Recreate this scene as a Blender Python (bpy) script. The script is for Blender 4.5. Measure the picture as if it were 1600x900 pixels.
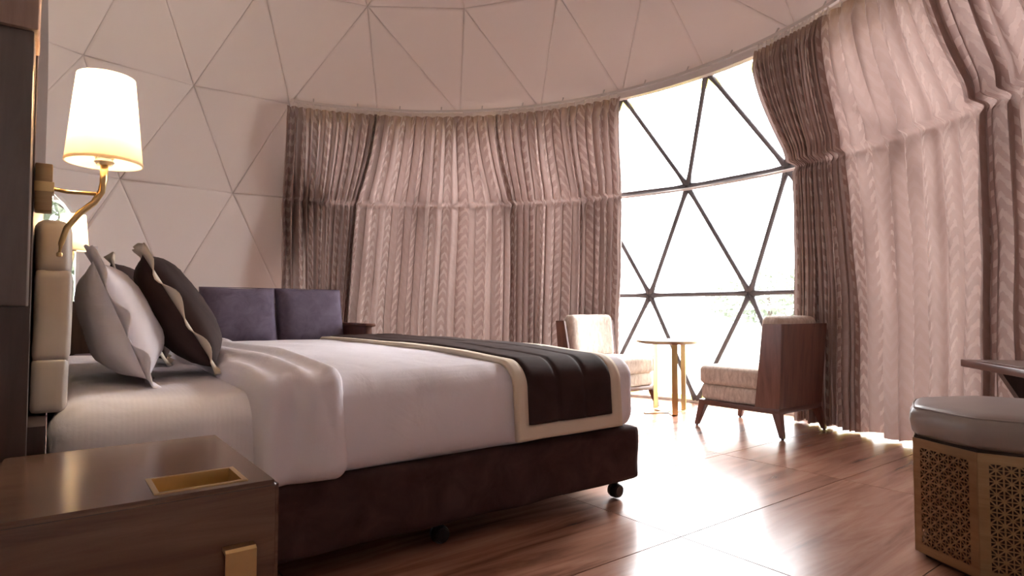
import bpy, bmesh, math, random
from mathutils import Vector, Matrix, noise
random.seed(7)
D = bpy.data
for o in list(D.objects): D.objects.remove(o, do_unlink=True)
S = bpy.context.scene
COL = S.collection
R = math.radians
# ------------------------------------------------------------------ camera
cam = D.cameras.new('camera'); cam.lens = 21.375; cam.sensor_width = 36; cam.clip_start = .02; cam.clip_end = 200
camo = D.objects.new('camera', cam); COL.objects.link(camo)
camo.location = (0, 0, .8); camo.rotation_euler = (R(90) + math.atan(37 / 950), 0, R(52.8 - 90))
S.camera = camo
# ------------------------------------------------------------------ world (hazy white sky) and exposure
w = D.worlds.new('sky'); S.world = w; w.use_nodes = True
wn = w.node_tree; bg = wn.nodes['Background']
bg.inputs[0].default_value = (.985, .98, 1.0, 1); bg.inputs[1].default_value = 1.0
S.view_settings.view_transform = 'Standard'; S.view_settings.look = 'None'
S.view_settings.gamma = 1; S.view_settings.use_curve_mapping = False
S.view_settings.exposure = 4.0
sun = D.lights.new('hazy_sun_offscreen', 'SUN'); sun.energy = .7; sun.angle = R(28); sun.color = (1, .97, .94)
suno = D.objects.new('hazy_sun_offscreen', sun); COL.objects.link(suno)
sd = Vector((math.cos(R(36)) * math.cos(R(8)), math.cos(R(36)) * math.sin(R(8)), math.sin(R(36))))   # towards the sun
suno.rotation_euler = sd.to_track_quat('Z', 'Y').to_euler()
# ------------------------------------------------------------------ materials
def mat(name, col, rough=.5, metal=0, spec=.5, **k):
    m = D.materials.new(name); m.use_nodes = True
    b = m.node_tree.nodes['Principled BSDF']
    b.inputs['Base Color'].default_value = (*col, 1); b.inputs['Roughness'].default_value = rough
    b.inputs['Metallic'].default_value = metal; b.inputs['Specular IOR Level'].default_value = spec
    for a, v in k.items(): b.inputs[a].default_value = v
    return m
def nd(m, t, **k):
    n = m.node_tree.nodes.new(t)
    for a, v in k.items(): setattr(n, a, v)
    return n
def ramp(n, *st):
    e = n.color_ramp.elements
    while len(e) < len(st): e.new(.5)
    for i, (p, c) in enumerate(st): e[i].position = p; e[i].color = (*c, 1)
def bump(m, height, strength=.2, dist=.01):
    b = nd(m, 'ShaderNodeBump'); b.inputs['Strength'].default_value = strength; b.inputs['Distance'].default_value = dist
    m.node_tree.links.new(height, b.inputs['Height'])
    m.node_tree.links.new(b.outputs[0], m.node_tree.nodes['Principled BSDF'].inputs['Normal'])
def grain(m, cols, scale, stretch, rough=None, coord='Object', bumpy=0, detail=6):
    L = m.node_tree.links; b = m.node_tree.nodes['Principled BSDF']
    tc = nd(m, 'ShaderNodeTexCoord'); mp = nd(m, 'ShaderNodeMapping'); mp.inputs['Scale'].default_value = stretch
    nz = nd(m, 'ShaderNodeTexNoise'); nz.inputs['Scale'].default_value = scale; nz.inputs['Detail'].default_value = detail
    nz.inputs['Roughness'].default_value = .6; nz.inputs['Distortion'].default_value = .6
    oi = nd(m, 'ShaderNodeObjectInfo'); ad = nd(m, 'ShaderNodeVectorMath', operation='ADD')
    L.new(tc.outputs[coord], ad.inputs[0])
    sc = nd(m, 'ShaderNodeVectorMath', operation='SCALE'); sc.inputs[3].default_value = 7.0
    L.new(oi.outputs['Random'], sc.inputs[0]); L.new(sc.outputs[0], ad.inputs[1])
    L.new(ad.outputs[0], mp.inputs[0]); L.new(mp.outputs[0], nz.inputs['Vector'])
    r = nd(m, 'ShaderNodeValToRGB'); n = len(cols)
    ramp(r, *[(.28 + .44 * i / (n - 1), c) for i, c in enumerate(cols)])
    L.new(nz.outputs[0], r.inputs[0]); L.new(r.outputs[0], b.inputs['Base Color'])
    if bumpy: bump(m, nz.outputs[0], bumpy, .004)
    return m
M = {}
M['lining'] = mat('lining_vinyl', (.83, .755, .725), .55, spec=.3)
M['shell'] = mat('outer_canvas', (.55, .5, .47), .8)
M['grout'] = mat('tile_bed', (.10, .065, .05), .7)
M['tile'] = grain(mat('wood_look_tile', (.3, .15, .1), .26, spec=.8), [(.12, .048, .03), (.29, .132, .083), (.42, .21, .14), (.52, .295, .21)], 2.0, (.55, 5.5, 1))
M['strut'] = mat('grey_steel', (.15, .145, .155), .45, .2)
M['trim'] = mat('white_trim', (.75, .7, .68), .4)
M['sheet'] = mat('white_sheet', (.80, .77, .83), .75, spec=.2)
M['duvet'] = mat('white_duvet', (.80, .765, .825), .7, spec=.25)
M['skirt'] = grain(mat('brown_velvet', (.06, .035, .033), .9, spec=.1), [(.042, .023, .0215), (.085, .051, .048)], 9, (1, 1, 1), bumpy=.3)
M['runner'] = grain(mat('brown_satin', (.05, .028, .026), .75, spec=.15), [(.032, .018, .017), (.06, .036, .033)], 6, (1, 3, 1))
M['cream'] = mat('cream_cloth', (.70, .61, .50), .7, spec=.2)
M['plum'] = grain(mat('plum_suede', (.13, .11, .14), .9, spec=.1), [(.115, .09, .125), (.19, .155, .21)], 14, (1, 1, 1))
M['maho'] = grain(mat('mahogany', (.12, .05, .035), .3), [(.085, .032, .023), (.15, .062, .042), (.19, .085, .06)], 5, (6, 6, .6))
M['mahox'] = grain(mat('mahogany_rail', (.12, .05, .035), .3), [(.085, .032, .023), (.15, .062, .042)], 5, (.6, 6, 6))
M['walnut'] = grain(mat('walnut_veneer', (.13, .07, .045), .22), [(.075, .037, .024), (.13, .068, .044), (.17, .095, .063)], 4, (.6, 6, 7))
M['darkwood'] = grain(mat('dark_veneer', (.05, .03, .025), .3), [(.045, .029, .025), (.085, .056, .047)], 5, (6, 6, .6))
M['panelwood'] = grain(mat('grey_veneer', (.1, .08, .075), .3), [(.09, .072, .066), (.15, .123, .113)], 5, (6, 6, .6))
M['palewood'] = grain(mat('pale_veneer', (.3, .2, .16), .4), [(.24, .15, .12), (.36, .25, .20)], 6, (9, 9, .5))
M['brass'] = mat('brushed_brass', (.62, .45, .22), .28, 1)
M['brassd'] = grain(mat('antique_brass', (.36, .25, .14), .38, 1), [(.30, .2, .11), (.40, .29, .165)], 5, (1, 1, 9))
M['tweed'] = grain(mat('beige_tweed', (.5, .42, .36), .9, spec=.1), [(.42, .34, .28), (.74, .66, .58)], 45, (1, 1, .35), bumpy=.25)
M['leather'] = mat('taupe_leather', (.29, .25, .235), .35, spec=.5)
M['headboard'] = mat('beige_leather', (.45, .395, .355), .42)
M['black'] = mat('black_rubber', (.012, .012, .014), .35)
M['steel'] = mat('rail_aluminium', (.62, .58, .56), .35, .6)
M['crystal'] = mat('crystal', (.9, .87, .82), .08, 0, .6, **{'Transmission Weight': .7})
M['inside'] = mat('dark_lining', (.05, .035, .028), .8)
M['yellow'] = mat('yellow_canopy', (.9, .82, .45), .7)
M['leaf'] = mat('foliage', (.17, .2, .14), .8)
M['bark'] = mat('bark', (.08, .06, .05), .9)
M['deck'] = mat('pale_gravel', (.42, .42, .38), .9)
M['railing'] = mat('railing_paint', (.35, .37, .38), .6)
for k in ('sheet', 'duvet'):   # woven satin stripe and soft creases
    m = M[k]; L = m.node_tree.links; tc = nd(m, 'ShaderNodeTexCoord')
    wv = nd(m, 'ShaderNodeTexWave'); wv.bands_direction = 'Y' if k == 'duvet' else 'X'; wv.inputs['Scale'].default_value = 26
    L.new(tc.outputs['Object'], wv.inputs['Vector'])
    nz = nd(m, 'ShaderNodeTexNoise'); nz.inputs['Scale'].default_value = 7; nz.inputs['Detail'].default_value = 5; nz.inputs['Distortion'].default_value = 1.2
    L.new(tc.outputs['Object'], nz.inputs['Vector'])
    mx = nd(m, 'ShaderNodeMath', operation='MULTIPLY_ADD'); L.new(nz.outputs[0], mx.inputs[0]); mx.inputs[1].default_value = 6.0
    wm = nd(m, 'ShaderNodeMath', operation='MULTIPLY'); wm.inputs[1].default_value = .12; L.new(wv.outputs['Fac'], wm.inputs[0]); L.new(wm.outputs[0], mx.inputs[2]); bump(m, mx.outputs[0], .16, .005)
def translucent(m, col, fac):
    """mix the principled shader with light passing through the cloth"""
    L = m.node_tree.links; out = m.node_tree.nodes['Material Output']; b = m.node_tree.nodes['Principled BSDF']
    t = nd(m, 'ShaderNodeBsdfTranslucent'); mx = nd(m, 'ShaderNodeMixShader'); mx.inputs[0].default_value = fac
    if col is None: L.new(b.inputs['Base Color'].links[0].from_socket, t.inputs[0])
    else: t.inputs[0].default_value = (*col, 1)
    L.new(b.outputs[0], mx.inputs[1]); L.new(t.outputs[0], mx.inputs[2]); L.new(mx.outputs[0], out.inputs[0])
# curtain: woven ogee stripes in satin on a mauve ground; UV is metres of cloth
m = M['curtain'] = mat('damask_curtain', (.4, .26, .22), .5, spec=.3, **{'Sheen Weight': .3})
L = m.node_tree.links; b = m.node_tree.nodes['Principled BSDF']
uv = nd(m, 'ShaderNodeUVMap'); sx = nd(m, 'ShaderNodeSeparateXYZ'); L.new(uv.outputs[0], sx.inputs[0])
def mth(op, a, bb=None, c=None):
    n = nd(m, 'ShaderNodeMath', operation=op)
    for i, v in enumerate((a, bb, c)):
        if v is None: continue
        if isinstance(v, (int, float)): n.inputs[i].default_value = v
        else: L.new(v, n.inputs[i])
    return n.outputs[0]
nz = nd(m, 'ShaderNodeTexNoise'); nz.inputs['Scale'].default_value = 26; L.new(uv.outputs[0], nz.inputs['Vector'])
tri = mth('PINGPONG', sx.outputs[0], .034)
ph = mth('MULTIPLY_ADD', tri, 2.6, sx.outputs[1])
ph = mth('MULTIPLY_ADD', nz.outputs[0], .07, ph)
zig = mth('PINGPONG', ph, .046)
zig = mth('GREATER_THAN', zig, .027)
stripe = mth('PINGPONG', mth('ADD', sx.outputs[0], .03), .11)
stripe = mth('GREATER_THAN', stripe, .062)
fac = mth('MULTIPLY', zig, mth('MULTIPLY_ADD', stripe, .6, .08))
mixc = nd(m, 'ShaderNodeMix', data_type='RGBA'); L.new(fac, mixc.inputs[0])
mixc.inputs[6].default_value = (.34, .232, .203, 1); mixc.inputs[7].default_value = (.62, .53, .505, 1)
L.new(mixc.outputs[2], b.inputs['Base Color'])
translucent(m, (.34, .245, .22), .15)
m = M['shade'] = mat('lamp_shade_cloth', (.82, .76, .68), .8, spec=.1); translucent(m, (.86, .78, .66), .6)
m = M['yellowt'] = M['yellow']; translucent(m, (.95, .86, .42), .6)
# clear dome film: see-through with a weak sheen
m = M['film'] = D.materials.new('clear_film'); m.use_nodes = True; L = m.node_tree.links
tr = nd(m, 'ShaderNodeBsdfTransparent'); tr.inputs[0].default_value = (.97, .97, .97, 1)
gl = nd(m, 'ShaderNodeBsdfGlossy'); gl.inputs['Roughness'].default_value = .05
fr = nd(m, 'ShaderNodeFresnel'); fr.inputs[0].default_value = 1.25; ms = nd(m, 'ShaderNodeMixShader')
L.new(fr.outputs[0], ms.inputs[0]); L.new(tr.outputs[0], ms.inputs[1]); L.new(gl.outputs[0], ms.inputs[2])
L.new(ms.outputs[0], m.node_tree.nodes['Material Output'].inputs[0])
m.node_tree.nodes.remove(m.node_tree.nodes['Principled BSDF'])
m = M['bulb'] = mat('bulb', (1, .8, .5)); b = m.node_tree.nodes['Principled BSDF']
b.inputs['Emission Color'].default_value = (1, .72, .36, 1); b.inputs['Emission Strength'].default_value = 1.2
# ------------------------------------------------------------------ helpers
def link(name, me, m, parent=None, smooth=False):
    o = D.objects.new(name, me); COL.objects.link(o)
    if m is not None and not me.materials: me.materials.append(M[m])
    if parent is not None: o.parent = parent
    if smooth:
        for p in me.polygons: p.use_smooth = True
    return o
def raw(name, vs, fs, m, parent=None, smooth=False):
    me = D.meshes.new(name); me.from_pydata([tuple(v) for v in vs], [], fs); me.update()
    return link(name, me, m, parent, smooth)
def from_bm(name, bm, m, parent=None, smooth=False):
    bmesh.ops.recalc_face_normals(bm, faces=bm.faces)
    me = D.meshes.new(name); bm.to_mesh(me); bm.free()
    o = link(name, me, m, parent, smooth)
    if smooth == 'auto':
        for p in me.polygons: p.use_smooth = True
        try: me.set_sharp_from_angle(angle=R(40))
        except Exception: pass
    return o
def box_bm(x0, x1, y0, y1, z0, z1, bev=0, seg=2, mtx=None):
    bm = bmesh.new(); r = bmesh.ops.create_cube(bm, size=1)
    for v in r['verts']:
        v.co = Vector(((x0 + x1) / 2 + v.co.x * (x1 - x0), (y0 + y1) / 2 + v.co.y * (y1 - y0), (z0 + z1) / 2 + v.co.z * (z1 - z0)))
    if bev: bmesh.ops.bevel(bm, geom=list(bm.edges), offset=bev, segments=seg, affect='EDGES', profile=.5)
    if mtx: bm.transform(mtx)
    return bm
def box(name, x0, x1, y0, y1, z0, z1, m, parent=None, bev=0, seg=2, mtx=None):
    return from_bm(name, box_bm(x0, x1, y0, y1, z0, z1, bev, seg, mtx), m, parent, 'auto' if bev else False)
def prism(name, a, bt, m, parent=None, bev=0):
    """solid between two matching loops of points"""
    bm = bmesh.new(); A = [bm.verts.new(p) for p in a]; B = [bm.verts.new(p) for p in bt]; n = len(a)
    bm.faces.new(A[::-1]); bm.faces.new(B)
    for i in range(n): bm.faces.new((A[i], A[(i + 1) % n], B[(i + 1) % n], B[i]))
    if bev: bmesh.ops.bevel(bm, geom=list(bm.edges), offset=bev, segments=2, affect='EDGES')
    return from_bm(name, bm, m, parent, 'auto' if bev else False)
def tube(name, pts, rad, m, parent=None, n=8, cap=True):
    pts = [Vector(p) for p in pts]; vs = []; fs = []; up = Vector((0, 0, 1))
    rads = rad if isinstance(rad, (list, tuple)) else [rad] * len(pts)
    for i, p in enumerate(pts):
        t = (pts[min(i + 1, len(pts) - 1)] - pts[max(i - 1, 0)]).normalized()
        if abs(t.dot(up)) > .98: u = t.cross(Vector((0, 1, 0)))
        else: u = t.cross(up)
        u.normalize(); v = u.cross(t)
        for k in range(n):
            a = 2 * math.pi * k / n; vs.append(p + (u * math.cos(a) + v * math.sin(a)) * rads[i])
    for i in range(len(pts) - 1):
        for k in range(n):
            fs.append((i * n + k, i * n + (k + 1) % n, (i + 1) * n + (k + 1) % n, (i + 1) * n + k))
    if cap: fs.append(tuple(range(n))[::-1]); fs.append(tuple((len(pts) - 1) * n + k for k in range(n)))
    o = raw(name, vs, fs, m, parent, True)
    return o
def lathe(name, prof, m, parent=None, n=32, loc=(0, 0, 0), closed=True):
    vs = []; fs = []; k = len(prof)
    for i in range(n):
        a = 2 * math.pi * i / n
        for r, z in prof: vs.append((loc[0] + r * math.cos(a), loc[1] + r * math.sin(a), loc[2] + z))
    for i in range(n):
        for j in range(k - 1):
            fs.append((i * k + j, ((i + 1) % n) * k + j, ((i + 1) % n) * k + j + 1, i * k + j + 1))
    bm = bmesh.new(); me = D.meshes.new(name); me.from_pydata(vs, [], fs); bm.from_mesh(me); D.meshes.remove(me)
    bmesh.ops.remove_doubles(bm, verts=bm.verts, dist=1e-5)
    return from_bm(name, bm, m, parent, 'auto')
def rounded(name, x0, x1, y0, y1, z0, z1, r, n, m, parent=None, disp=None, mtx=None, rz=None, sheet=False):
    """dense box with rounded edges; disp(point) returns an offset"""
    nx, ny, nz_ = n; vs = []; fs = []; idx = {}
    def vid(i, j, k):
        if (i, j, k) not in idx:
            p = Vector((x0 + (x1 - x0) * i / nx, y0 + (y1 - y0) * j / ny, z0 + (z1 - z0) * k / nz_))
            q = Vector((min(max(p.x, x0 + r), x1 - r), min(max(p.y, y0 + r), y1 - r), min(max(p.z, z0 + (rz or r)), z1 - (rz or r))))
            d = p - q
            if rz: d.z *= r / rz
            if d.length > 1e-9:
                # spread the samples evenly round the corner
                d = Vector([math.copysign(math.tan(abs(c) / r * math.pi / 4), c) * r for c in d])
                d = d.normalized() * r * min(1, max(abs(c) for c in d) / r)
                if rz: d.z *= rz / r
            p = q + d
            if disp: p = p + disp(p)
            if mtx: p = mtx @ p
            idx[(i, j, k)] = len(vs); vs.append(p)
        return idx[(i, j, k)]
    for i in range(nx):
        for j in range(ny):
            fs.append((vid(i, j, nz_), vid(i + 1, j, nz_), vid(i + 1, j + 1, nz_), vid(i, j + 1, nz_)))
            if not sheet: fs.append((vid(i, j, 0), vid(i, j + 1, 0), vid(i + 1, j + 1, 0), vid(i + 1, j, 0)))
    for i in range(nx):
        for k in range(nz_):
            fs.append((vid(i, 0, k), vid(i + 1, 0, k), vid(i + 1, 0, k + 1), vid(i, 0, k + 1)))
            fs.append((vid(i, ny, k), vid(i, ny, k + 1), vid(i + 1, ny, k + 1), vid(i + 1, ny, k)))
    for j in range(ny):
        for k in range(nz_):
            if not sheet: fs.append((vid(0, j, k), vid(0, j, k + 1), vid(0, j + 1, k + 1), vid(0, j + 1, k)))
            fs.append((vid(nx, j, k), vid(nx, j + 1, k), vid(nx, j + 1, k + 1), vid(nx, j, k + 1)))
    return raw(name, vs, fs, m, parent, True)
def thing(name, label, cat, loc=(0, 0, 0), rz=0, group=None):
    o = D.objects.new(name, None); COL.objects.link(o); o.location = loc; o.rotation_euler = (0, 0, rz); o.empty_display_size = .1
    return tag(o, label, cat, group)
def tag(o, label, cat, group=None):
    o['label'] = label; o['category'] = cat
    if group: o['group'] = group
    return o
def struct(o): o['kind'] = 'structure'; return o
def copy_tree(o, parent=None):
    c = o.copy(); COL.objects.link(c)
    if parent is not None: c.parent = parent
    for ch in list(o.children): copy_tree(ch, c)
    return c
def nz3(x, y, z=0): return noise.noise(Vector((x, y, z)))
# ------------------------------------------------------------------ dome
CX, CY, CZ, RS = 1.2, 2.76, .735, 3.5
def sph(az, el, r=RS):
    a, e = R(az), R(el); return Vector((CX + r * math.cos(e) * math.cos(a), CY + r * math.cos(e) * math.sin(a), CZ + r * math.sin(e)))
def cyl(az, r, z): return Vector((CX + r * math.cos(R(az)), CY + r * math.sin(R(az)), z))
ST = 360 / 23
rings = [(-12.12, [9.5 + ST * k for k in range(23)]), (3.6, [1.7 + ST * k for k in range(23)]), (19.5, [9.5 + ST * k for k in range(23)]),
         (34.2, [1.7 + ST * k for k in range(23)]), (50, [2.76 + 360 / 17 * k for k in range(17)]), (65, [12 + 360 / 11 * k for k in range(11)]), (79, [0 + 60 * k for k in range(6)])]
def zipper(lo, hi):
    """triangles between two rings of azimuths, as ((ring, az), ...)"""
    A = sorted(lo); B = sorted(hi); out = []; na, nb = len(A), len(B)
    j0 = min(range(nb), key=lambda j: abs(B[j] - A[0])); i = j = 0
    ga = lambda i: A[i % na] + 360 * (i // na); gb = lambda j: B[(j0 + j) % nb] + 360 * ((j0 + j) // nb)
    while i < na or j < nb:
        if j >= nb or (i < na and ga(i + 1) + ga(i) < gb(j + 1) + gb(j)): out.append((('a', ga(i)), ('a', ga(i + 1)), ('b', gb(j)))); i += 1
        else: out.append((('a', ga(i)), ('b', gb(j + 1)), ('b', gb(j)))); j += 1
    return out
LINED = lambda az: 78.6 < az % 360 < 299       # where the padded lining runs down to the floor
lined, ceil_t, glazed = [], [], []
for q in range(6):
    for t in zipper(rings[q][1], rings[q + 1][1]):
        P = [sph(a, rings[q][0] if s == 'a' else rings[q + 1][0]) for s, a in t]
        if q >= 3: ceil_t.append(P); continue
        c = sum(P, Vector()) / 3; az = math.degrees(math.atan2(c.y - CY, c.x - CX))
        if LINED(az + 3.5): lined.append(P)
        else: glazed.append((P, [(s, a, q) for s, a in t]))
top = sph(0, 90); r6 = [sph(a, 79) for a in rings[6][1]]
for k in range(6): ceil_t.append([r6[k], r6[(k + 1) % 6], top])
CEN = Vector((CX, CY, CZ))
def shell(name, tris):
    vs = []; fs = []
    for P in tris:
        fs.append(tuple(range(len(vs), len(vs) + 3))); vs += [CEN + (p - CEN) * 1.012 for p in P]
    return struct(raw(name, vs, fs, 'shell'))
arch = (.02, -.62, 1.79)     # arched opening in the lining beyond the headboard
def pad(P, parent):
    """one padded triangular panel: edges tucked back, face raised into the room"""
    c = sum(P, Vector()) / 3; n = (P[1] - P[0]).cross(P[2] - P[0]).normalized()
    if n.dot(CEN - c) < 0: n = -n; P = [P[0], P[2], P[1]]
    def ins(d):
        out = []
        for i in range(3):
            p, a, b_ = P[i], (P[(i + 1) % 3] - P[i]).normalized(), (P[(i + 2) % 3] - P[i]).normalized()
            s = math.sin(math.acos(max(-1, min(1, a.dot(b_)))))
            out.append(p + (a + b_) * d / s)
        return out
    L0 = [p - n * .02 for p in ins(.0008)]; L1 = [p + n * .000 for p in ins(.0008)]; L2 = [p + n * .005 for p in ins(.004)]; L3 = [p + n * .009 for p in ins(.02)]
    vs = L0 + L1 + L2 + L3; fs = [(0, 2, 1)]
    for k in range(3):
        for i in range(3): j = (i + 1) % 3; fs.append((k * 3 + i, k * 3 + j, k * 3 + 3 + j, k * 3 + 3 + i))
    fs.append((9, 10, 11))
    o = raw('panel', vs, fs, 'lining', parent)
    for p in o.data.polygons: p.use_smooth = True
    o.data.polygons[len(fs) - 1].use_smooth = False
    return o
ceiling = shell('ceiling', ceil_t); wall = shell('wall_back', lined)
for P in ceil_t: pad(P, ceiling)
wallpads = [pad(P, wall) for P in lined]
# arched window cut through the lining behind the headboard partition
def arch_loop(y, grow=0, n=14):
    x0, x1, zt = arch[1] - grow, arch[0] + .13 + grow, arch[2] + grow; cx = (x0 + x1) / 2; rr = (x1 - x0) / 2; zc = zt - rr
    L_ = [(x0, y, .75 - grow), (x1, y, .75 - grow)]
    return L_ + [(cx + rr * math.cos(math.pi * k / n), y, zc + rr * math.sin(math.pi * k / n)) for k in range(n + 1)]
cut = prism('cutter', arch_loop(5.3), arch_loop(6.6), 'lining')
bpy.context.view_layer.update()
def hits(o):
    xs = [v.co for v in o.data.vertices]
    return min(v.x for v in xs) < arch[0] + .14 and max(v.x for v in xs) > arch[1] - .01 and max(v.y for v in xs) > 5.2 and min(v.z for v in xs) < arch[2]
dg = None
for o in [wall] + [p for p in wallpads if hits(p)]:
    md = o.modifiers.new('cut', 'BOOLEAN'); md.object = cut; md.operation = 'DIFFERENCE'; md.solver = 'EXACT' if o is not wall else 'FAST'
if True:
    wall.modifiers.clear()
    bm = bmesh.new(); bm.from_mesh(wall.data)       # open sheet: drop what lies inside the arch by slicing at its planes
    x0, x1 = arch[1], arch[0] + .13
    for co, no in (((x0, 0, 0), (1, 0, 0)), ((x1, 0, 0), (1, 0, 0)), ((0, 0, .75), (0, 0, 1)), ((0, 0, arch[2] - .12), (0, 0, 1)), ((x0 + .15, 0, 0), (1, 0, 0)), ((x1 - .15, 0, 0), (1, 0, 0)), ((0, 0, arch[2] - .03), (0, 0, 1))):
        bmesh.ops.bisect_plane(bm, geom=list(bm.faces) + list(bm.edges) + list(bm.verts), plane_co=co, plane_no=no)
    cx = (x0 + x1) / 2; rr = (x1 - x0) / 2; zc = arch[2] - rr
    kill = [f for f in bm.faces if f.calc_center_median().y > 5.2 and x0 < f.calc_center_median().x < x1 and .75 < f.calc_center_median().z < arch[2] + .02
            and (f.calc_center_median().z < zc or (f.calc_center_median().x - cx) ** 2 + (f.calc_center_median().z - zc) ** 2 < (rr * 1.02) ** 2)]
    bmesh.ops.delete(bm, geom=kill, context='FACES'); bm.to_mesh(wall.data); bm.free()
    dg = bpy.context.evaluated_depsgraph_get()
    for o in wallpads:
        if o.modifiers:
            me = D.meshes.new_from_object(o.evaluated_get(dg)); o.modifiers.clear(); o.data = me
            if not me.polygons: D.objects.remove(o)
D.objects.remove(cut)
win2 = struct(from_bm('window_2', (lambda bm: bm)(bmesh.new()), 'trim'))
def frame_mesh(o):
    vs = []; fs = []
    a = arch_loop(5.86); b_ = arch_loop(5.86, .025); n = len(a)
    a2 = [(x, y + .22, z) for x, y, z in a]; b2 = [(x, y + .22, z) for x, y, z in b_]
    vs = a + b_ + b2 + a2
    for i in range(n):
        j = (i + 1) % n
        for k in range(4): fs.append((k * n + i, k * n + j, ((k + 1) % 4) * n + j, ((k + 1) % 4) * n + i))
    o.data.from_pydata(vs, [], fs)
frame_mesh(win2)
raw('pane', arch_loop(6.02), [tuple(range(len(arch_loop(6.02))))], 'film', win2)
# glazed side: window_1 with its steel struts, hubs and clear panes
win = D.objects.new('window_1', None); COL.objects.link(win); struct(win)
edges = {}; nodes = {}
for P, keys in glazed:
    raw('pane', [CEN + (p - CEN) * 1.006 for p in P], [(0, 1, 2)], 'film', win)
    for i in range(3):
        a, b_ = P[i], P[(i + 1) % 3]; ka = tuple(round(c, 2) for c in a); kb = tuple(round(c, 2) for c in b_)
        nodes[ka] = a; nodes[kb] = b_; edges[tuple(sorted((ka, kb)))] = (a, b_)
def strut(a, b_):
    if any(76 < math.degrees(math.atan2(p.y - CY, p.x - CX)) < 84 for p in (a, b_)): return
    if abs(a.z - b_.z) < .02 and (a.z < .1 or a.z > 2.6): return
    d = (b_ - a).normalized(); L_ = (b_ - a).length
    pts = [a + d * s for s in (.02, .075, .13, L_ / 2, L_ - .13, L_ - .075, L_ - .02)]
    tube('strut', pts, [.03, .024, .0195, .0195, .0195, .024, .03], 'strut', win)
for a, b_ in edges.values(): strut(a, b_)
for p in nodes.values():
    if 76 < math.degrees(math.atan2(p.y - CY, p.x - CX)) < 84: continue
    if p.z < .1 or p.z > 2.6: r0 = .04
    else: r0 = .05
    q = (CEN - p).normalized().to_track_quat('Z', 'Y').to_matrix().to_4x4(); q.translation = p
    bm = bmesh.new(); bmesh.ops.create_cone(bm, cap_ends=True, segments=6, radius1=r0, radius2=r0 * .8, depth=.035); bm.transform(q)
    from_bm('hub', bm, 'strut', win)
def band(name, az0, az1, prof, m, parent=None, n=60, closed=True):
    """profile of (r, z) swept round the dome axis"""
    vs = []; fs = []; k = len(prof)
    for i in range(n + 1):
        az = az0 + (az1 - az0) * i / n
        vs += [cyl(az, r, z) for r, z in prof]
    for i in range(n):
        for j in range(k if closed else k - 1): fs.append((i * k + j, (i + 1) * k + j, (i + 1) * k + (j + 1) % k, i * k + (j + 1) % k))
    if closed: fs += [tuple(range(k))[::-1], tuple(n * k + j for j in range(k))]
    return raw(name, vs, fs, m, parent)
struct(band('trim_1', -101, 80, [(2.84, 2.655), (2.9, 2.655), (2.91, 2.735), (2.85, 2.735)], 'trim'))
struct(band('trim_2', -101, 80, [(3.40, 0), (3.44, 0), (3.44, .02), (3.40, .02)], 'trim'))
tag(band('canopy_flap', -98, 78, [(2.975, 2.595), (2.98, 2.595), (2.945, 2.66), (2.94, 2.66)], 'yellow'), 'yellow outer canopy edge glowing above the clear dome window', 'canopy')
tag(band('ground_flap', -98, 78, [(3.47, -.06), (3.475, -.06), (3.455, .05), (3.45, .05)], 'yellow'), 'yellow canopy hem along the floor outside the curtains', 'canopy')
# ------------------------------------------------------------------ floor: bed of grout and one object per tile
circ = [(CX + 3.44 * math.cos(2 * math.pi * k / 72), CY + 3.44 * math.sin(2 * math.pi * k / 72)) for k in range(72)]
floor = struct(prism('floor', [(x, y, -.06) for x, y in circ], [(x, y, -.0025) for x, y in circ], 'grout'))
def clip_circle(poly):
    for k in range(72):
        (ax, ay), (bx, by) = circ[k], circ[(k + 1) % 72]; out = []
        side = lambda p: (bx - ax) * (p[1] - ay) - (by - ay) * (p[0] - ax)
        for i in range(len(poly)):
            p, q = poly[i], poly[(i + 1) % len(poly)]; sp, sq = side(p), side(q)
            if sp >= 0: out.append(p)
            if (sp >= 0) != (sq >= 0): t = sp / (sp - sq); out.append((p[0] + (q[0] - p[0]) * t, p[1] + (q[1] - p[1]) * t))
        poly = out
        if len(poly) < 3: return []
    return poly
TX, TY, g = 1.225, .645, .0022
for i in range(-4, 4):
    for j in range(-4, 8):
        x0, y0 = 1.805 + i * TX, 1.385 + j * TY
        pl = clip_circle([(x0 + g, y0 + g), (x0 + TX - g, y0 + g), (x0 + TX - g, y0 + TY - g), (x0 + g, y0 + TY - g)])
        if len(pl) < 3: continue
        cx, cy = x0 + TX / 2, y0 + TY / 2
        pl = [(x - cx, y - cy) for x, y in pl]
        s = lambda p, k: (p[0] * (1 - k), p[1] * (1 - k))
        o = prism('tile', [(x, y, -.012) for x, y in pl], [(x, y, 0) for x, y in pl], 'tile', floor); o.location = (cx, cy, 0)
# ------------------------------------------------------------------ outside: gravel ground, railing, trees
gc = [(CX + 60 * math.cos(2 * math.pi * k / 48), CY + 60 * math.sin(2 * math.pi * k / 48)) for k in range(48)]
g_o = struct(raw('ground', [(x, y, -.3) for x, y in gc], [tuple(range(48))], 'deck'))
plinth = struct(prism('floor_plinth', [(CX + (x - CX) * 1.12, CY + (y - CY) * 1.12, -.3) for x, y in circ], [(CX + (x - CX) * 1.12, CY + (y - CY) * 1.12, -.062) for x, y in circ], 'deck'))
rl = thing('railing', 'pale metal railing with horizontal bars outside the dome window', 'railing')
raz = [a for a in range(-36, 61, 12)]
rp = lambda a, z: cyl(a, 6.6, z)
for a in raz: tube('post', [rp(a, -.3), rp(a, .86)], .025, 'railing', rl)
for z in (.15, .4, .63, .86): tube('bar', [rp(a, z) for a in range(-36, 61, 4)], .016, 'railing', rl)
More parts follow.
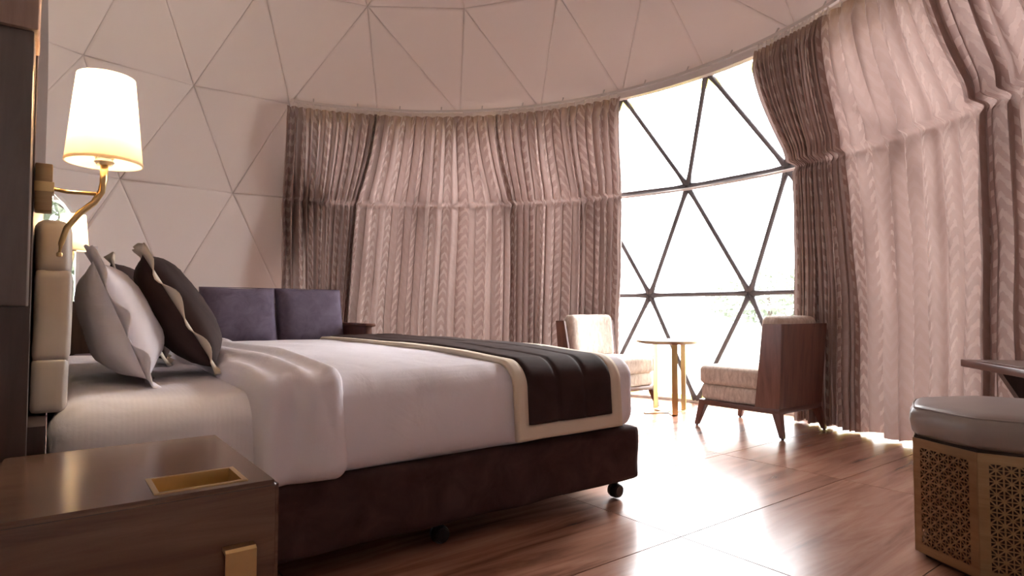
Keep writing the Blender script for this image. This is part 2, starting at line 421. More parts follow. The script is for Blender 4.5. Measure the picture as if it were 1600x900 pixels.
def tree(loc, hgt, rad, seed, label):
    rnd = random.Random(seed); t = thing('leafy_tree', label, 'tree', loc)
    tube('trunk', [(0, 0, -.05), (.05, .03, hgt * .35), (0, .08, hgt * .7)], [.13, .09, .05], 'bark', t)
    vs = []; fs = []
    for k in range(2600):
        while True:
            p = Vector((rnd.uniform(-1, 1), rnd.uniform(-1, 1), rnd.uniform(-1, 1)))
            if .35 < p.length < 1 and nz3(p.x * 2.2 + seed, p.y * 2.2, p.z * 2.2) > -.12: break
        c = Vector((p.x * rad, p.y * rad, hgt * .62 + p.z * hgt * .42)); u = Vector((rnd.gauss(0, 1), rnd.gauss(0, 1), rnd.gauss(0, 1))).normalized()
        v = u.orthogonal().normalized(); s = rnd.uniform(.09, .17); i0 = len(vs)
        vs += [c - u * s, c + v * s * .45, c + u * s, c - v * s * .45]; fs.append((i0, i0 + 1, i0 + 2, i0 + 3))
    o = raw('foliage', vs, fs, 'leaf', t); o['kind'] = 'stuff'
tree((16.5, 4.6, -.3), 3.3, 1.9, 1, 'pale leafy tree beyond the railing, close to the dark curtain edge')
tree((22, 12.6, -.3), 2.7, 2.4, 2, 'broad hazy tree far behind the round brass table')
tree((10.5, 12.5, -.3), 2.3, 1.6, 3, 'low hazy tree far behind the armchair with white cushion')
tree((.1, 10.2, -.3), 4.0, 1.3, 4, 'leafy tree seen through the arched opening by the wall lamp')
# ------------------------------------------------------------------ curtain rail, tie-back rod
RZ, RR = 2.69, 2.79
rail = tag(band('curtain_rail', -95, 79.6, [(RR - .012, RZ), (RR + .012, RZ), (RR + .012, RZ + .022), (RR - .012, RZ + .022)], 'steel', n=90), 'long curved metal curtain rail under the padded ceiling', 'curtain rail')
for a in range(-92, 80, 8):
    p, q = cyl(a, RR, RZ + .02), cyl(a, RR + .05, RZ + .075)
    tube('bracket', [p, (p + q) / 2 + Vector((0, 0, .012)), q], .006, 'steel', rail, 6)
rod = tag(band('curtain_rod', -75, 79, [(3.235, 1.87), (3.247, 1.858), (3.259, 1.87), (3.247, 1.882)], 'trim', n=80), 'thin white curved rod crossing the dome window at mid height', 'curtain rod')
for a in range(-52, 79, 16): tube('bracket', [cyl(a, 3.25, 1.87), cyl(a, 3.30, 1.88)], .006, 'trim', rod, 6)
# ------------------------------------------------------------------ curtains
def pw(x, pts):
    for (a, va), (b_, vb) in zip(pts, pts[1:]):
        if x <= b_: t = (x - a) / (b_ - a); return va + (vb - va) * t
    return pts[-1][1]
def curtain(label, folds, tmap, rmap, bmap, seed, amp=.05, bot=.03, cols=12, hooks=True):
    """tmap / rmap / bmap: azimuth along the cloth (0..1) at rail, rod and floor"""
    rnd = random.Random(seed); nu = folds * cols; fa = [rnd.uniform(.65, 1.25) for _ in range(folds + 2)]; fp = [rnd.uniform(-.22, .22) for _ in range(folds + 2)]
    ztop = RZ - .045; zr = 1.865
    zs = [ztop - .13 * k / 6 for k in range(6)] + [ztop - .13 - (ztop - .13 - zr - .05) * k / 18 for k in range(18)] + [zr + .05 - .1 * k / 9 for k in range(9)] + [zr - .05 - (zr - .05 - bot) * k / 26 for k in range(27)]
    vs = []; fs = []; uvs = []
    width = abs(tmap[0][1] - tmap[-1][1]) * math.pi / 180 * RR * 2.0
    for iz, z in enumerate(zs):
        for iu in range(nu + 1):
            u = iu / nu; k = min(int(u * folds), folds - 1); lk = u * folds - k
            at, ar, ab = pw(u, tmap), pw(u, rmap), pw(u, bmap)
            if z > zr:
                s = (ztop - z) / (ztop - zr); sa = s ** 1.5; az = at + (ar - at) * sa; r = (RR - .0) + (3.205 - RR) * s ** 1.35 - .05 * math.sin(math.pi * s) * 1
                dens = abs(at - ar)
            else:
                s = (zr - z) / (zr - bot); az = ar + (ab - ar) * min(1, s * 1.6); r = 3.205 + .02 * math.sin(math.pi * min(1, s * 1.2))
            hd = min(1, max(0, (ztop - z) / .13))                       # header: pinch pleats
            a_ = amp * (.2 + .8 * hd)
            rodness = math.exp(-((z - zr) / .035) ** 2); a_ *= 1 - .62 * rodness
            # irregular folds, wandering a little on the way down
            wob = .12 * nz3(k * 3.1 + seed, z * 1.3) + fp[k] * (1 - rodness) * hd
            c = math.cos(2 * math.pi * (lk + wob * math.sin(math.pi * lk)))
            sh = math.copysign(abs(c) ** .75, c)
            f_ = a_ * sh * (fa[k] + (fa[k + 1] - fa[k]) * lk)
            if hd < 1: f_ += .02 * (1 - hd) * math.exp(-((lk - .5) / .09) ** 2) * -1
            f_ += .012 * nz3(u * folds * 1.7 + seed * 5, z * 3.0) * hd * (1 - rodness)
            blous = .026 * math.exp(-((z - zr - .045) / .035) ** 2) * (.6 + .4 * sh)   # cloth bags over the rod
            rr = r - f_ - blous - .02
            daz = math.degrees(.35 * a_ * math.sin(4 * math.pi * lk) / r) * .6
            zz = z - .022 * math.exp(-((z - zr - .05) / .03) ** 2) + (.012 * math.sin(7 * u * 3.1 + seed) if iz == len(zs) - 1 else 0)
            vs.append(cyl(az + daz, rr, zz)); uvs.append((u * width, z))
    n = nu + 1
    for i in range(len(zs) - 1):
        for j in range(nu): fs.append((i * n + j, i * n + j + 1, (i + 1) * n + j + 1, (i + 1) * n + j))
    o = raw('curtain', vs, fs, 'curtain', None, True); ul = o.data.uv_layers.new(name='UVMap')
    for l in o.data.loops: ul.data[l.index].uv = uvs[l.vertex_index]
    tag(o, label, 'curtain', 'mauve damask curtains round the dome')
    if hooks:
        for k in range(folds):
            u = (k + .5) / folds; a = pw(u, tmap)
            tube('hook', [cyl(a, RR - .003, RZ + .004), cyl(a, RR - .015, RZ - .05)], .0045, 'trim', o, 5)
    return o
lin = lambda a, b_: [(0, a), (1, b_)]
curtain('mauve damask curtain gathered tight beside the padded wall behind the sofa', 12, lin(80.8, 64.3), [(0, 80.4), (.22, 76.8), (.85, 69.6), (1, 68)], [(0, 80.2), (.25, 76), (.8, 71.2), (1, 69.3)], 1, .072)
curtain('mauve damask curtain spread widest, hanging behind the bed runner', 12, lin(64.8, 40.6), [(0, 68.4), (.6, 52), (.85, 42.6), (1, 39.2)], [(0, 70.2), (.6, 53), (.85, 43), (1, 39.4)], 2, .074)
curtain('mauve damask curtain with a sunlit edge next to the open dome window', 15, lin(41, 16.3), [(0, 39.8), (.25, 35.5), (.55, 28), (.8, 23.2), (1, 19.7)], [(0, 40), (.3, 35), (.6, 27.5), (.8, 23.8), (1, 20.6)], 3, .07)
curtain('mauve damask curtain bunched in narrow folds behind the wooden armchair back', 17, lin(-8.8, -20.5), [(0, -9), (.35, -10.8), (.8, -13.6), (1, -16.2)], [(0, -8.6), (.4, -11.2), (.8, -14.4), (1, -17.6)], 4, .055, .022)
curtain('mauve damask curtain in broad flat folds behind the brass stool', 9, lin(-20, -38), [(0, -15.8), (.9, -33.4), (1, -34.4)], [(0, -17), (.9, -33), (1, -34)], 5, .036, .022)
curtain('mauve damask curtain in shade past the wooden vanity table', 16, lin(-37.6, -75), [(0, -34), (.17, -38), (1, -75)], [(0, -33.6), (.17, -38), (1, -75)], 6, .06, .022)
# ------------------------------------------------------------------ headboard partition
part = thing('headboard_partition', 'dark wooden partition standing behind the headboard', 'partition', (-.08, 2.8, 0))
T = lambda o, p: (setattr(o, 'parent', p), setattr(o, 'matrix_parent_inverse', Matrix.Translation(-Vector(p.location))), o)[2]
lp = [(1.662, 0), (4.25, 0), (4.25, 2.02), (4.2, 2.1), (4.05, 2.17), (3.85, 2.2), (1.662, 2.2)]
T(prism('back_board', [(-.13, y, z) for y, z in lp], [(-.04, y, z) for y, z in lp], 'darkwood'), part)
T(box('lower_panel', -.04, -.003, 1.70, 3.8, 0, .548, 'darkwood'), part)
T(box('end_panel', -.55, -.036, 1.46, 1.6, .81, 1.335, 'panelwood', bev=.003), part)
T(box('end_cornice', -.56, -.03, 1.45, 1.6, 1.335, 2.2, 'palewood', bev=.003), part)
T(box('end_post', -.55, -.033, 1.61, 1.66, 0, 2.19, 'darkwood', bev=.002), part)
hb = thing('headboard', 'beige leather headboard with horizontal padded channels', 'headboard', (0, 2.77, 0))
for z0, z1, th in ((.55, .690, .053), (.672, .906, .055), (.886, 1.03, .053)):
    T(rounded('padded_channel', -.036, th - .012, 1.86, 3.70, z0, z1, .016 if z1 < 1 else .028, (6, 40, 10), 'headboard', disp=lambda p: Vector((.004 * nz3(p.y * 3, p.z * 5), 0, 0))), hb)
# wall lamps
def wall_lamp(label, y):
    t = thing('wall_lamp', label, 'lamp', (-.032, y, 1.06), 0, 'brass wall lamps')
    box('mount_plate', 0, .03, -.028, .028, -.048, .052, 'brassd', t, .003)
    box('mount_band', -.001, .033, -.029, .029, -.008, .014, 'brass', t, .002)
    tube('arm', [(.03, 0, .004), (.055, -.002, .0), (.117, 0, .002)], .0042, 'brass', t)
    st = [(.045, -.012, -.135), (.047, -.011, -.115), (.056, -.009, -.08), (.078, -.005, -.045), (.104, 0, -.018), (.117, 0, .008), (.121, 0, .035), (.121, 0, .075)]
    tube('stem', st, [.0035, .0052, .0062, .0068, .0072, .0075, .0078, .0078], 'brass', t, 10)
    lathe('stem_tip', [(0, -.006), (.005, -.004), (.006, 0), (.005, .004), (0, .006)], 'brass', t, 12, (.045, -.012, -.138))
    lathe('socket', [(0, 0), (.02, 0), (.02, .006), (.011, .008), (.011, .04), (0, .04)], 'brass', t, 16, (.121, 0, .09))
    lathe('crystal_cup', [(0, -.018), (.014, -.018), (.02, -.01), (.017, -.004), (.021, .004), (.012, .008), (0, .008)], 'crystal', t, 10, (.121, 0, .085))
    lathe('bulb', [(0, 0), (.012, .004), (.022, .03), (.02, .05), (0, .062)], 'bulb', t, 14, (.121, 0, .135))
    sh = lathe('lamp_shade', [(.073, 0), (.0745, .001), (.056, .195), (.0545, .195), (.073, .0)], 'shade', t, 40, (.121, 0, .072))
    lathe('shade_rim', [(.0725, -.001), (.0755, -.001), (.0752, .005), (.0723, .005), (.0725, -.001)], 'shade', sh, 40, (.121, 0, .072))
    l = D.lights.new('bulb_light', 'POINT'); l.energy = .75; l.color = (1, .80, .55); l.shadow_soft_size = .03
    lo = D.objects.new('bulb_light', l); COL.objects.link(lo); lo.parent = t; lo.location = (.121, 0, .20)
    return t
wall_lamp('brass wall lamp with lit cream shade above the bedside cabinet', 1.63)
wall_lamp('brass wall lamp at the far end of the headboard, before the arched window', 4.06)
# ------------------------------------------------------------------ bedside cabinet
ns = thing('bedside_cabinet', 'glossy walnut bedside cabinet with brass inlaid tray and handle', 'cabinet', (.15, 1.35, 0))
bm = box_bm(-.075, .327, 1.10, 1.60, .03, .507)
ed = [e for e in bm.edges if all(v.co.x > .3 for v in e.verts) or all(v.co.z > .5 for v in e.verts)]
bmesh.ops.bevel(bm, geom=ed, offset=.008, segments=3, affect='EDGES')
# recess for the brass tray
tx0, tx1, ty0, ty1 = .145, .275, 1.135, 1.235
T(from_bm('body', bm, 'walnut', None, 'auto'), ns)
cutb = box('cutter', tx0, tx1, ty0, ty1, .48, .6, 'walnut'); body = [c for c in ns.children if c.name.startswith('body')][0]
md = body.modifiers.new('cut', 'BOOLEAN'); md.object = cutb; md.solver = 'EXACT'
bpy.context.view_layer.update(); dg = bpy.context.evaluated_depsgraph_get()
me = D.meshes.new_from_object(body.evaluated_get(dg)); body.modifiers.clear(); body.data = me; D.objects.remove(cutb)
def tray():
    z1, z0, e = .5085, .484, .006
    o4 = lambda d, z: [(tx0 + d, ty0 + d, z), (tx1 - d, ty0 + d, z), (tx1 - d, ty1 - d, z), (tx0 + d, ty1 - d, z)]
    loops = [o4(-.006, .5065), o4(-.006, z1), o4(.002, z1), o4(.004, z0)]; vs = sum(loops, []); fs = []
    for k in range(3):
        for i in range(4): j = (i + 1) % 4; fs.append((k * 4 + i, k * 4 + j, k * 4 + 4 + j, k * 4 + 4 + i))
    fs.append((12, 13, 14, 15)); return raw('inlaid_tray', vs, fs, 'brass')
T(tray(), ns)
hp = [(0, 0), (.02, 0), (.026, .004), (.026, .05), (.022, .05), (.022, .008), (0, .006)]
T(prism('handle', [(.235, 1.10 - a, .412 - z) for a, z in hp], [(.283, 1.10 - a, .412 - z) for a, z in hp], 'brass'), ns)
T(box('plinth', .0, .30, 1.13, 1.58, 0, .032, 'inside'), ns)
# ------------------------------------------------------------------ bed
bed = thing('bed', 'king size bed with brown velvet base on black castors and white sheet', 'bed', (1.0, 2.77, 0))
T(rounded('base', .0, 2.035, 1.775, 3.765, .085, .31, .018, (60, 50, 10), 'skirt',
          disp=lambda p: Vector((0, .007 * nz3(p.x * 5, p.z * 7, 1) if p.y < 2 else 0, .006 * nz3(p.x * 6, p.y * 6, 3))) + (Vector((.008 * nz3(p.y * 7, p.z * 9), 0, 0)) if p.x > 1.9 else Vector())), bed)
def crown(p, hgt=.025):
    if p.z < .5: return 0
    t = min(1, max(0, (p.y - 1.78) / .8)); return hgt * t * (2 - t)
def sheet_d(p):
    k = min(1, max(0, (p.z - .3) / .1)); o = Vector((0, 0, crown(p, .012)))
    o.z += .006 * nz3(p.x * 6, p.y * 5, 2) * k
    if p.y < 1.9: o.y += -.010 * abs(nz3(p.x * 9 + p.z * 5, p.z * 3, 7)) * k
    return o
T(rounded('mattress', .0, 2.01, 1.79, 3.75, .29, .572, .075, (70, 60, 18), 'sheet', disp=sheet_d), bed)
def castor(x, y):
    c = D.objects.new('castor', None); COL.objects.link(c); T(c, bed); c.location = (x, y, 0)
    tube('stem', [(0, 0, .05), (0, 0, .1)], .008, 'black', c)
    for s in (-1, 1):
        bm = bmesh.new(); bmesh.ops.create_cone(bm, cap_ends=True, segments=24, radius1=.033, radius2=.026, depth=.022)
        bmesh.ops.bevel(bm, geom=list(bm.edges), offset=.004, segments=2, affect='EDGES')
        bm.transform(Matrix.Translation((0, s * .015, .0335)) @ Matrix.Rotation(-s * R(90), 4, 'X')); from_bm('wheel', bm, 'black', c, 'auto')
    raw('fork', [(-.018, -.004, .03), (.018, -.004, .03), (.018, .004, .03), (-.018, .004, .03), (-.012, -.004, .072), (.012, -.004, .072), (.012, .004, .072), (-.012, .004, .072)],
        [(0, 1, 5, 4), (1, 2, 6, 5), (2, 3, 7, 6), (3, 0, 4, 7), (4, 5, 6, 7), (0, 3, 2, 1)], 'black', c)
for x, y in ((1.955, 1.84), (1.09, 1.85), (.2, 1.85), (1.955, 3.7), (.2, 3.7)): castor(x, y)
# duvet with its turned-down band
def duvet_d(p, amp=1):
    k = min(1, max(0, (p.z - .33) / .12)); o = Vector((0, 0, crown(p, .03) + .005 * nz3(p.x * 4, p.y * 3, 5) * k))
    w_ = nz3(p.x * 7 + p.y * 1.5, p.y * 2.2, 11)
    o.z += .004 * w_ * k
    if p.y < 1.92: o.y -= (.012 * nz3(p.x * 4, p.z * 2.5, 3) + .008 * abs(nz3(p.x * 13, p.z * 3, 9))) * 1
    if p.z < .40: o.z += .008 * nz3(p.x * 3.5, p.y * 3.5, 8)
    if p.x > 1.9: o.x += .012 * nz3(p.y * 5, p.z * 4, 6)
    return o
dv = tag(rounded('duvet', .50, 2.03, 1.766, 3.772, .298, .602, .085, (90, 80, 24), 'duvet', disp=duvet_d, sheet=True), 'white satin-striped duvet spread smooth over the bed', 'duvet')
def fold_d(p):
    o = duvet_d(p); cre = .010 * math.sin(p.x * 46 + 5 * nz3(p.x * 3, p.y * 1.6, 4) + p.y * 4.0) * min(1, max(0, (p.z - .4) / .1)); o.z += cre
    if p.y < 1.92: o.y -= .010 * math.sin(p.x * 30 + 4 * nz3(p.x * 4, p.z * 2)) + .006
    o.x += .03 * nz3(p.y * 1.7, p.z * 2, 12)
    return o
fb = rounded('turned_down_band', .45, .715, 1.752, 3.785, .302, .632, .045, (40, 80, 24), 'duvet', disp=fold_d, parent=dv)
# bed runner: quilted brown field with cream border
def runner_pt(x, s, off):
    """s: metres of cloth from the near hem; follows the duvet section"""
    y0, y1, zt, rr, zh = 1.752 - off, 3.786 + off, .602 + off, .1, .335
    a = zt - rr - zh; q = math.pi / 2 * rr; wtop = (y1 - y0) - 2 * rr
    if s < a: p = Vector((x, y0 - .012 * (1 - s / a), zh + s)); n = Vector((0, -1, 0))
    elif s < a + q: t = (s - a) / rr; p = Vector((x, y0 + rr - rr * math.cos(t), zt - rr + rr * math.sin(t))); n = Vector((0, -math.cos(t), math.sin(t)))
    elif s < a + q + wtop: p = Vector((x, y0 + rr + s - a - q, zt)); n = Vector((0, 0, 1))
    elif s < a + 2 * q + wtop: t = (s - a - q - wtop) / rr; p = Vector((x, y1 - rr + rr * math.sin(t), zt - rr + rr * math.cos(t))); n = Vector((0, math.sin(t), math.cos(t)))
    else: p = Vector((x, y1, zt - rr - (s - a - 2 * q - wtop))); n = Vector((0, 1, 0))
    p.z += crown(Vector((x, p.y, .6)), .03) * (1 if n.z > .3 else 0) * min(1, n.z * 1.2)
    return p, n
RA = .602 + .006 - .1 - .335; RQ = math.pi / 2 * .1; RW = 3.786 - 1.752 - .2; RL = 2 * RA + 2 * RQ + RW
def runner_mesh(name, x0, x1, s0, s1, nx, ns_, off, m, parent, quilt=False, hole=None):
    vs = []; fs = []; lay = []
    for side in (0, 1):
        for i in range(nx + 1):
            for j in range(ns_ + 1):
                x = x0 + (x1 - x0) * i / nx; s = s0 + (s1 - s0) * j / ns_
                x += .012 * nz3(s * 1.4, 2) + .01 * (s / RL)
                p, n = runner_pt(x, s, off); h_ = .006 * nz3(x * 5, s * 3, 4)
                if quilt:
                    qx = abs(math.sin(math.pi * 3 * i / nx)); qs = abs(math.sin(math.pi * (s - RA - .02) / .46)); h_ += .007 * min(1, (qx * 2.5)) ** .5 * min(1, qs * 6) ** .5
                p = p + n * (h_ + .004 if side else -.012); vs.append(p)
    W = ns_ + 1; B = (nx + 1) * W
    for i in range(nx):
        for j in range(ns_):
            a = i * W + j; q = (a, a + 1, a + W + 1, a + W)
            if hole and hole(i, j): continue
            fs.append(tuple(k + B for k in q)); fs.append(q[::-1])
    ed = {}
    for f in fs:
        for k in range(4): e = (f[k], f[(k + 1) % 4]); ed[e] = 1
    for (a, b_) in list(ed):
        if (b_, a) not in ed and a >= B and b_ >= B: fs.append((b_, a, a - B, b_ - B))
    return raw(name, vs, fs, m, parent, True)
bw = .055
run = runner_mesh('bed_runner', 1.335 + bw, 1.875 - bw, bw, RL - bw, 42, 170, .012, 'runner', None, True)
tag(run, 'dark brown quilted bed runner with cream border across the bed', 'bed runner')
nxb = 30; sb = 240
hx = int(round(bw / .54 * nxb)); hs = int(round(bw / RL * sb))
runner_mesh('border', 1.335, 1.875, 0, RL, nxb, sb, .012, 'cream', run, False, lambda i, j: hx <= i < nxb - hx and hs <= j < sb - hs)
# ------------------------------------------------------------------ pillows
def pillow(name, label, wid, hgt, thick, m, fl_m, fl_w, base, top_, yc, seed, group=None, twist=0):
    """base / top_: (x, z) of the lower and upper seam; the width runs along y"""
    b0, t0 = Vector((base[0], yc, base[1])), Vector((top_[0], yc, top_[1])); v = (t0 - b0).normalized(); u = Vector((0, 1, 0)); n = u.cross(v)
    if twist: rot = Matrix.Rotation(twist, 3, v); u = rot @ u; n = rot @ n
    c = (b0 + t0) / 2; t = thing(name, label, 'pillow', (c.x, c.y, base[1]), 0, group)
    off = c - Vector(t.location); N = 22; vs = []; fs = []
    def pos(a, b_, s):
        pin = 1 - .07 * (1 - abs(a) ** 3) * abs(b_) ** 4 - .0; pib = 1 - .07 * (1 - abs(b_) ** 3) * abs(a) ** 4
        th = thick / 2 * (max(0, 1 - abs(a) ** 2.6) ** .55) * (max(0, 1 - abs(b_) ** 2.6) ** .55)
        th *= 1 + .16 * (-b_) + .10 * nz3(a * 1.8 + seed, b_ * 1.8, s)
        return off + u * (a * wid / 2 * pib) + v * (b_ * hgt / 2 * pin) + n * (s * th + .006 * nz3(a * 4 + seed, b_ * 4))
    for s in (1, -1):
        for i in range(N + 1):
            for j in range(N + 1): vs.append(pos(math.sin((i / N * 2 - 1) * math.pi / 2), math.sin((j / N * 2 - 1) * math.pi / 2), s))
    W = N + 1; B = W * W
    for i in range(N):
        for j in range(N):
            a = i * W + j; fs.append((a, a + W, a + W + 1, a + 1)); fs.append((B + a, B + a + 1, B + a + W + 1, B + a + W))
    bm = bmesh.new(); me = D.meshes.new('tmp'); me.from_pydata(vs, [], fs); bm.from_mesh(me); D.meshes.remove(me)
    bmesh.ops.remove_doubles(bm, verts=bm.verts, dist=1e-4); from_bm('cushion', bm, m, t, True)
    vs = []; fs = []; K = 120                                          # flat flange, rippled
    for k in range(K):
        q = k / K * 4; sd = int(q); f_ = (q - sd) * 2 - 1
        a, b_ = [(f_, -1), (1, f_), (-f_, 1), (-1, -f_)][sd]
        e = off + u * (a * wid / 2 * (1 - .05 * (1 - abs(b_) ** 3) * (abs(a) == 1))) + v * (b_ * hgt / 2 * (1 - .05 * (1 - abs(a) ** 3) * (abs(b_) == 1)))
        d = (u * a * (1 if abs(a) > .93 else .0) + v * b_ * (1 if abs(b_) > .93 else 0))
        if d.length < .1: d = u * a + v * b_
        d.normalize(); rip = .014 * math.sin(k * .55 + seed) + .012 * nz3(k * .23, seed * 3.3)
        for s, w_ in ((-.002, -.012), (-.002, .5), (-.002, 1), (.002, 1), (.002, .5), (.002, -.012)): vs.append(e + d * (fl_w * w_) + n * (s + (rip + .2 * fl_w) * max(0, w_)))
    for k in range(K):
        for j in range(6): fs.append((k * 6 + j, k * 6 + (j + 1) % 6, ((k + 1) % K) * 6 + (j + 1) % 6, ((k + 1) % K) * 6 + j))
    raw('flange', vs, fs, fl_m, t, True)
    return t
pillow('pillow', 'white striped pillow with rippled flange leaning on the headboard', .60, .37, .2, 'sheet', 'duvet', .052, (.24, .62), (.112, .938), 2.36, 1, None, -.05)
pillow('pillow', 'dark brown satin cushion with cream flange in front of the white pillow', .42, .42, .18, 'runner', 'cream', .038, (.45, .636), (.245, .982), 2.38, 2, None, -.1)
pillow('pillow', 'dark brown cushion with cream flange, mostly hidden behind its twin', .42, .42, .18, 'runner', 'cream', .038, (.38, .63), (.2, .985), 2.93, 3, None, -.1)
# ------------------------------------------------------------------ sofa beyond the bed
so = thing('sofa', 'dark wooden sofa with plum seat along the padded wall', 'sofa', (.9, 4.1, 0))
T(rounded('seat_cushion', .08, 1.66, 3.83, 4.32, .33, .56, .05, (40, 14, 8), 'plum'), so)
T(box('seat_base', .06, 1.68, 3.84, 4.42, .08, .34, 'darkwood', bev=.004), so)
T(box('back_rail', .06, 1.70, 4.33, 4.40, .3, .86, 'darkwood', bev=.006), so)
for x0, x1 in ((1.672, 1.725), (.02, .075)):
    T(box('arm', x0, x1, 3.82, 4.4, .08, .70, 'maho', bev=.004), so)
    T(box('arm_cap', x0 - .012, x1 + .012, 3.79, 4.40, .70, .722, 'maho', bev=.008, seg=3), so)
for x in (.1, 1.6):
    for y in (3.9, 4.35): T(box('foot', x, x + .05, y, y + .05, 0, .085, 'darkwood'), so)
def plum(label, xc, seed, rot):
    t = thing('sofa_cushion', label, 'cushion', (xc, 4.11, .556), 0, 'plum cushions on the sofa'); N = 20; vs = []; fs = []; W = N + 1; B = W * W
    v = Vector((0, .26, .97)).normalized(); u = Vector((1, 0, 0)); u.rotate(Matrix.Rotation(rot, 3, 'Z')); n = v.cross(u) * -1
    for s in (1, -1):
        for i in range(N + 1):
            for j in range(N + 1):
                a, b_ = math.sin((i / N * 2 - 1) * math.pi / 2), math.sin((j / N * 2 - 1) * math.pi / 2)
                th = .085 * max(0, 1 - a ** 4) ** .5 * max(0, 1 - b_ ** 4) ** .5 * (1 + .2 * nz3(a + seed, b_ * 1.5, s))
                vs.append(Vector((0, 0, .2)) + u * a * .225 * (1 - .04 * (1 - b_ * b_) * abs(a) ** 4) + v * b_ * .205 * (1 - .05 * (1 - a * a) * abs(b_) ** 4 + .02 * nz3(a * 2, seed)) + n * (s * th))
    for i in range(N):
        for j in range(N):
            a = i * W + j; fs.append((a, a + W, a + W + 1, a + 1)); fs.append((B + a, B + a + 1, B + a + W + 1, B + a + W))
    bm = bmesh.new(); me = D.meshes.new('t'); me.from_pydata(vs, [], fs); bm.from_mesh(me); D.meshes.remove(me); bmesh.ops.remove_doubles(bm, verts=bm.verts, dist=1e-4)
    from_bm('cover', bm, 'plum', t, True); tube('piping', [Vector((0, 0, .2)) + u * a * .224 + v * b_ * .204 for a, b_ in [(-1, -1), (1, -1), (1, 1), (-1, 1), (-1, -1)]], .003, 'plum', t, 5)
plum('plum suede sofa cushion next to the wooden sofa arm', 1.405, 1, .03)
plum('plum suede sofa cushion between two others on the sofa', .955, 2, -.03)
plum('plum suede sofa cushion half hidden behind the brown bed pillow', .475, 3, 0)
# ------------------------------------------------------------------ lounge chairs
def lounge(label):
    t = thing('lounge_chair', label, 'chair', (0, 0, 0), 0, 'lounge chairs by the window')
    W, Dp = .27, .30            # half width, half depth; faces +y
    fz0, fz1 = .15, .185
    bm = box_bm(-W, W, -Dp, Dp, fz0, fz1, .004); from_bm('seat_frame', bm, 'mahox', t, 'auto')
    for sx in (-1, 1):
        for sy in (-1, 1):
            tp = [(sx * (W - .05), sy * (Dp - .055)), (sx * W, sy * (Dp - .055)), (sx * W, sy * Dp), (sx * (W - .05), sy * Dp)]
            ex, ey = sx * .012, sy * .03
            bt = [(sx * (W - .028) + ex, sy * (Dp - .03) + ey), (sx * W + ex, sy * (Dp - .03) + ey), (sx * W + ex, sy * Dp + ey), (sx * (W - .028) + ex, sy * Dp + ey)]
            if sx * sy < 0: tp = tp[::-1]; bt = bt[::-1]
            prism('leg', [(x, y, .008) for x, y in bt], [(x, y, fz0 + .01) for x, y in tp], 'maho', t, .003)
            x, y = sum(p[0] for p in bt) / 4, sum(p[1] for p in bt) / 4
            lathe('foot_glide', [(0, 0), (.009, 0), (.009, .01), (0, .01)], 'black', t, 10, (x, y, 0))
    # wooden shell: back board leaning out, with short splayed wings
    z0, z1 = fz1 - .002, .722; th = .022; lean = -.035; fl = .022
    def quadprism(nm, A, Bq): prism(nm, A, Bq, 'maho', t, .002)
    quadprism('back_panel', [(-W, -Dp, z0), (W, -Dp, z0), (W + fl, -Dp + lean, z1), (-W - fl, -Dp + lean, z1)],
              [(-W, -Dp + th, z0), (W, -Dp + th, z0), (W + fl, -Dp + th + lean, z1), (-W - fl, -Dp + th + lean, z1)])
    for s in (-1, 1):
        A = [(s * W, -Dp + .002, z0), (s * (W + .002), -Dp + .17, z0), (s * (W + fl + .012), -Dp + .12 + lean, z1), (s * (W + fl), -Dp + .002 + lean, z1)]
        Bq = [(x - s * th, y, z) for x, y, z in A]
        if s < 0: A, Bq = Bq, A
        quadprism('side_wing', A, Bq)
    wob = lambda sd: (lambda p: Vector((0, 0, .005 * nz3(p.x * 9 + sd, p.y * 9, sd))))
    rounded('seat_pad', -W + .018, W - .018, -Dp + .03, Dp - .004, fz1 - .004, .292, .03, (18, 18, 6), 'tweed', t, wob(1))
    rounded('seat_cushion', -W + .014, W - .014, -Dp + .04, Dp + .012, .288, .425, .04, (18, 18, 8), 'tweed', t, wob(4))
    mt = Matrix.Translation((0, -Dp + .105, .40)) @ Matrix.Rotation(R(6), 4, 'X')
    rounded('back_cushion', -W + .022, W - .022, -.07, .07, 0, .375, .045, (18, 8, 14), 'tweed', t, wob(7), mt)
    return t
c1 = lounge('wooden lounge chair with beige tweed cushions, turned with its back panel before the curtain')
c2 = copy_tree(c1)
c1.location = (3.93, 2.345, 0)
c2.location = (3.805, 3.665, 0); c2.rotation_euler = (0, 0, R(180)); c2['label'] = 'wooden lounge chair with pale sunlit cushions at the foot of the bed'
# ------------------------------------------------------------------ round brass table
tb = thing('side_table', 'small round table with flat brass legs by the window', 'table', (3.94, 3.11, 0))
lathe('table_top', [(0, .548), (.235, .548), (.258, .56), (.26, .572), (.255, .575), (0, .575)], 'maho', tb, 48)
lathe('top_rim', [(.2585, .559), (.262, .559), (.262, .573), (.2585, .573), (.2585, .559)], 'brassd', tb, 48)
for a in (R(83), R(230), R(0)):
    d = Vector((math.cos(a), math.sin(a), 0)); n = Vector((-d.y, d.x, 0)); h2 = .0225; q = .17
    prof = [(.0, .001), (q - .01, .001), (q, .011), (q, .548), (q - .006, .548), (q - .006, .014), (q - .013, .007), (0, .007)]
    prism('leg', [d * r - n * h2 + Vector((0, 0, z)) for r, z in prof], [d * r + n * h2 + Vector((0, 0, z)) for r, z in prof], 'brass', tb)
d = Vector((math.cos(R(153)), math.sin(R(153)), 0)); n = Vector((-d.y, d.x, 0))
prism('floor_strip', [d * r - n * .0225 + Vector((0, 0, z)) for r, z in ((0, .001), (.22, .001), (.22, .007), (0, .007))],
      [d * r + n * .0225 + Vector((0, 0, z)) for r, z in ((0, .001), (.22, .001), (.22, .007), (0, .007))], 'brass', tb)
